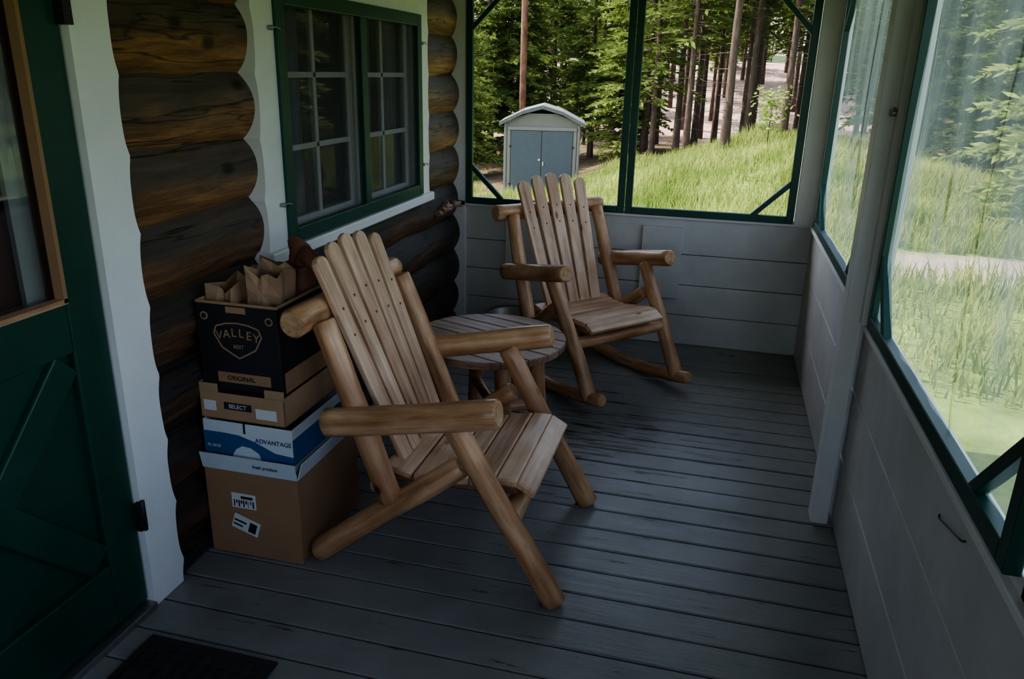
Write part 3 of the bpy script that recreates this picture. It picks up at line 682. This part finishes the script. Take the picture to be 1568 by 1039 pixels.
M_bark = wood('conifer_bark', (.03, .02, .015), (.085, .055, .04), (.16, .11, .08), .9, (8, 8, 1.5), False, .7)
M_need = leafmat('conifer_needles', (.035, .062, .014), (.16, .205, .055), .3)
M_need2 = leafmat('young_spruce_needles', (.08, .13, .03), (.30, .36, .10), .4)
M_leaf = leafmat('broad_leaves', (.16, .26, .05), (.36, .44, .12), .45)
def conifer(h, tr, crown, Lmax, seed, dens=1.0, need=M_need, dead=True):
    r = random.Random(seed); b = MB()
    pth = [(noise.noise(Vector((z * .3, seed, 0))) * .25 * z / h, noise.noise(Vector((z * .3, seed, 7))) * .25 * z / h, z - .4) for z in [h * i / 8 for i in range(9)]]
    b.tube(pth, [tr * (1 - .93 * i / 8) * (1.25 if i == 0 else 1) for i in range(9)], M_bark, n=8, step=.8, rough=.05, cham=.05, seed=seed)
    vs = []; fs = []; bv = []; bf = []
    z = crown
    while z < h - .2:
        t = (z - crown) / (h - crown); L = Lmax * (1 - t) ** .75 * (.75 + .25 * min(1, (z - crown) / 1.2)) + .12
        for k in range(r.choice((4, 5, 6))):
            a = r.uniform(0, 6.28); Lb = L * r.uniform(.6, 1.15); droop = r.uniform(.15, .45) * (1 - t * .8)
            d = Vector((math.cos(a), math.sin(a), 0)); sd = Vector((-d.y, d.x, 0)); zz = z + r.uniform(-.15, .15)
            P = lambda s: d * s + Vector((0, 0, zz - droop * s * s / max(L, .5) * .8 + .12 * s * t))
            o = len(bv); q = P(Lb); bw = .012 + .012 * (1 - t)
            bv += [P(0) + sd * bw, P(0) - sd * bw, P(0) + Vector((0, 0, bw)), q]; bf += [(o, o + 1, o + 3), (o + 1, o + 2, o + 3), (o + 2, o, o + 3)]
            s = .25 if Lb > .6 else .1
            while s < Lb:
                c = P(s); wd = (.16 + .30 * (1 - s / Lb)) * min(1.2, Lb)
                for sg in (-1, 1):
                    for _ in range(max(1, int(2 * dens))):
                        dirn = (sd * sg * r.uniform(.5, 1) + d * r.uniform(.3, 1.0) + Vector((0, 0, r.uniform(-.55, .25)))).normalized()
                        ln = wd * r.uniform(.6, 1.2); pw = dirn.cross(Vector((r.uniform(-1, 1), r.uniform(-1, 1), r.uniform(-1, 1)))).normalized() * ln * .13
                        o = len(vs); vs += [c, c + dirn * ln * .5 + pw, c + dirn * ln, c + dirn * ln * .5 - pw]; fs.append((o, o + 1, o + 2, o + 3))
                s += .13 / dens
        z += r.uniform(.16, .30) / dens ** .5
    if dead:
        z = .8
        while z < crown + 1:
            a = r.uniform(0, 6.28); L = r.uniform(.3, 1.1); d = Vector((math.cos(a), math.sin(a), r.uniform(-.3, .1))); sd = Vector((-d.y, d.x, 0)) * .012; o = len(bv); c = Vector((0, 0, z))
            bv += [c + sd, c - sd, c + Vector((0, 0, .015)), c + d * L]; bf += [(o, o + 1, o + 3), (o + 1, o + 2, o + 3), (o + 2, o, o + 3)]; z += r.uniform(.12, .35)
    b.add(vs, fs, need); b.add(bv, bf, M_bark)
    me_o = b.build('tmpl'); me = me_o.data; bpy.data.objects.remove(me_o); return me
T = [conifer(11, .14, .5, 2.1, 1, 1.1), conifer(9, .12, 1.0, 1.8, 2, 1.1), conifer(12, .105, 3.2, 1.6, 3, .9), conifer(13, .115, 4.4, 1.6, 4, .8), conifer(8, .11, .3, 1.9, 5, 1.2, M_need2, False), conifer(11, .10, 1.8, 1.8, 6, .9)]
def place(me, name, x, y, s=1, parent=None, rz=None):
    o = bpy.data.objects.new(name, me); COL.objects.link(o); o.location = (x, y, zt(x, y)); o.scale = (s, s, s); o.rotation_euler = (0, 0, rnd.uniform(0, 6.28) if rz is None else rz)
    if parent: o.parent = parent
    return o
forest = empty('conifer_forest')
pts = [(-5.85, 23.5)]
def ok(x, y, d): return all((x - a) ** 2 + (y - c) ** 2 > d * d for a, c in pts)
for _ in range(1300):
    y = rnd.uniform(23, 60); x = rnd.uniform(-34, 34); q = x / y
    if -.10 < q < .105 and y < 46:
        if rnd.random() < .3 or not ok(x, y, 1.2): continue
        pts.append((x, y)); place(T[rnd.choice((2, 3, 3, 3, 2))], 'conifer', x, y, rnd.uniform(.8, 1.05), forest)
    else:
        if not ok(x, y, 2.8): continue
        if abs(x + 4.5) < 3.2 and y < 25: continue
        pts.append((x, y)); place(T[rnd.choice((0, 1, 4, 5, 4 if q < -.15 else 0))], 'conifer', x, y, rnd.uniform(.5, 1.0), forest)
for _ in range(40):
    y = rnd.uniform(62, 95); x = rnd.uniform(-50, 50)
    if ok(x, y, 3.2): pts.append((x, y)); place(T[rnd.choice((0, 1, 5))], 'conifer', x, y, rnd.uniform(.4, .7), forest)
for _ in range(70):
    y = rnd.uniform(8, 24); x = rnd.uniform(12, 40)
    if x / max(y, .1) < .42 and y < 17: continue
    if ok(x, y, 2.8): pts.append((x, y)); place(T[rnd.choice((0, 1, 4, 5))], 'conifer', x, y, rnd.uniform(.7, 1.1), forest)
for k_, x, y, s_ in ((4, 4.75, 12.2, .95), (0, 5.6, 18.6, .8), (4, 7.4, 17.9, .8), (0, 3.9, 20.5, .75), (1, 4.9, 21.8, .9), (4, 6.6, 21.5, .8), (0, 8.6, 20.6, .9), (3, .05, 19.0, .95), (2, 1.35, 19.9, .9), (2, -.9, 21.0, .9), (3, .6, 22.2, .9), (5, -1.9, 22.6, .9), (3, 1.9, 21.6, .9), (4, -7.6, 23.0, .8), (4, -2.9, 24.5, .85), (1, -4.2, 26.2, .9), (0, -6.6, 26.0, .9)):
    place(T[k_], 'conifer', x, y, s_, forest)
b = MB(); r = random.Random(9); b.tube([(0, 0, -.1), (.02, 0, .9)], [.015, .006], M_bark, n=6, rough=0); vs = []; fs = []
for _ in range(320):
    p = Vector((r.gauss(0, .17), r.gauss(0, .17), r.uniform(.35, 1.1))); d = Vector((r.uniform(-1, 1), r.uniform(-1, 1), r.uniform(-.5, .6))).normalized() * .10; w = d.cross(Vector((0, .3, 1))).normalized() * .035; o = len(vs)
    vs += [p, p + d * .5 + w, p + d, p + d * .5 - w]; fs.append((o, o + 1, o + 2, o + 3))
b.add(vs, fs, M_leaf); o = b.build('leafy_sapling'); o.location = (.90, 17.6, zt(.90, 17.6)); o.scale = (1, 1, 1.1)
b = MB(); b.tube([(0, 0, -1), (0, 0, 9)], [.11, .09], wood('pole_wood', (.10, .05, .03), (.22, .10, .06), (.30, .15, .09), .8), n=12, step=.5, rough=.01); b.tube([(-.9, 0, 8.3), (.9, 0, 8.3)], .05, M_bark, n=6, step=.5, rough=0)
o = b.build('utility_pole'); o.location = (-5.85, 23.5, zt(-5.85, 23.5))

# shed
M_shed = paint('grey_shed_siding', (.17, .150, .135), .7, .1); M_sdoor = paint('shed_door_blue_grey', (.072, .082, .100), .6, .1); M_sroof = paint('pale_shed_roof', (.125, .122, .125), .8, .3, 12); M_strim = paint('shed_trim', (.20, .18, .165), .7, .1)
e = empty('garden_shed', (-4.45, 20, -1.7), math.radians(11)); W2 = .97; H = 2.05; PK = 2.34; D = 1.6
b = MB(); M = Matrix(((1, 0, 0, 0), (0, 0, 1, 0), (0, 1, 0, 0), (0, 0, 0, 1)))
b.prism([(-W2, 0), (W2, 0), (W2, H), (.35, PK - .06), (-.35, PK - .06), (-W2, H)], D, M, M_shed); fixn(b.build('walls', e))
b = MB()
prof = [(-W2 - .12, H - .08), (-.5, PK - .08), (0, PK + .06), (.5, PK - .08), (W2 + .12, H - .08)]
M = Matrix(((1, 0, 0, 0), (0, 0, 1, -.12), (0, 1, 0, 0), (0, 0, 0, 1)))
for i in range(4):
    (xa, za_), (xb, zb2) = prof[i], prof[i + 1]
    b.prism([(xa, za_), (xb, zb2), (xb, zb2 + .09), (xa, za_ + .09)], D + .24, M, M_sroof)
fixn(b.build('roof', e))
b = MB()
for s in (-1, 1):
    x0, x1 = (.01, .78) if s > 0 else (-.78, -.01)
    b.box((x0, -.04, .12), (x1, -.005, 1.86), M_sdoor); b.box((s * .84 - .04, -.03, 0), (s * .84 + .04, 0, 1.93), M_strim); b.box((s * .93 - .03, -.03, 0), (s * .93 + .03, 0, H - .02), M_strim)
    for z in (.5, 1.45): b.box((s * .80 - .03, -.055, z), (s * .80 + .03, -.04, z + .04), M_black)
b.box((-.88, -.05, 1.87), (.88, 0, 1.95), M_strim); b.box((.03, -.07, 1.0), (.06, -.04, 1.1), M_label); b.box((-.08, -.07, 1.12), (-.03, -.04, 1.17), M_label)
b.build('double_doors', e, .01)

# ------------------------------------------------------------ light
w = bpy.data.worlds.new('World'); S.world = w; w.use_nodes = True; nt = w.node_tree
sk = N(nt, 'ShaderNodeTexSky'); sk.sky_type = 'NISHITA'; sk.sun_disc = False; sk.sun_elevation = math.radians(50); sk.sun_rotation = math.radians(-80); sk.air_density = 1.0; sk.dust_density = 2.5
hs_ = N(nt, 'ShaderNodeHueSaturation'); hs_.inputs['Saturation'].default_value = .72
nt.links.new(sk.outputs[0], hs_.inputs['Color'])
nt.links.new(hs_.outputs[0], nt.nodes['Background'].inputs[0]); nt.nodes['Background'].inputs[1].default_value = .58
sd = Vector((-.60, .12, .79)).normalized()
L = bpy.data.lights.new('sun', 'SUN'); L.energy = 11.0; L.angle = .009; L.color = (1, .95, .86); o = bpy.data.objects.new('sun', L); COL.objects.link(o)
o.rotation_euler = sd.to_track_quat('Z', 'Y').to_euler()

# ------------------------------------------------------------ camera
f = 1197.0; Yv = Vector((333, -404, f)).normalized(); Dn = Vector((-82, 3481, f)); Dn = (Dn - Yv * Dn.dot(Yv)).normalized(); Zv = -Dn; Xv = Yv.cross(Zv)
right = Vector((Xv.x, Yv.x, Zv.x)); down = Vector((Xv.y, Yv.y, Zv.y)); fwd = Vector((Xv.z, Yv.z, Zv.z))
cam = bpy.data.cameras.new('camera'); cam.sensor_width = 36; cam.lens = f / 1568 * 36; cam.clip_end = 500
co = bpy.data.objects.new('camera', cam); COL.objects.link(co)
Mc = Matrix(((right.x, -down.x, -fwd.x, 0), (right.y, -down.y, -fwd.y, 0), (right.z, -down.z, -fwd.z, 1.6), (0, 0, 0, 1))); co.matrix_world = Mc
S.camera = co
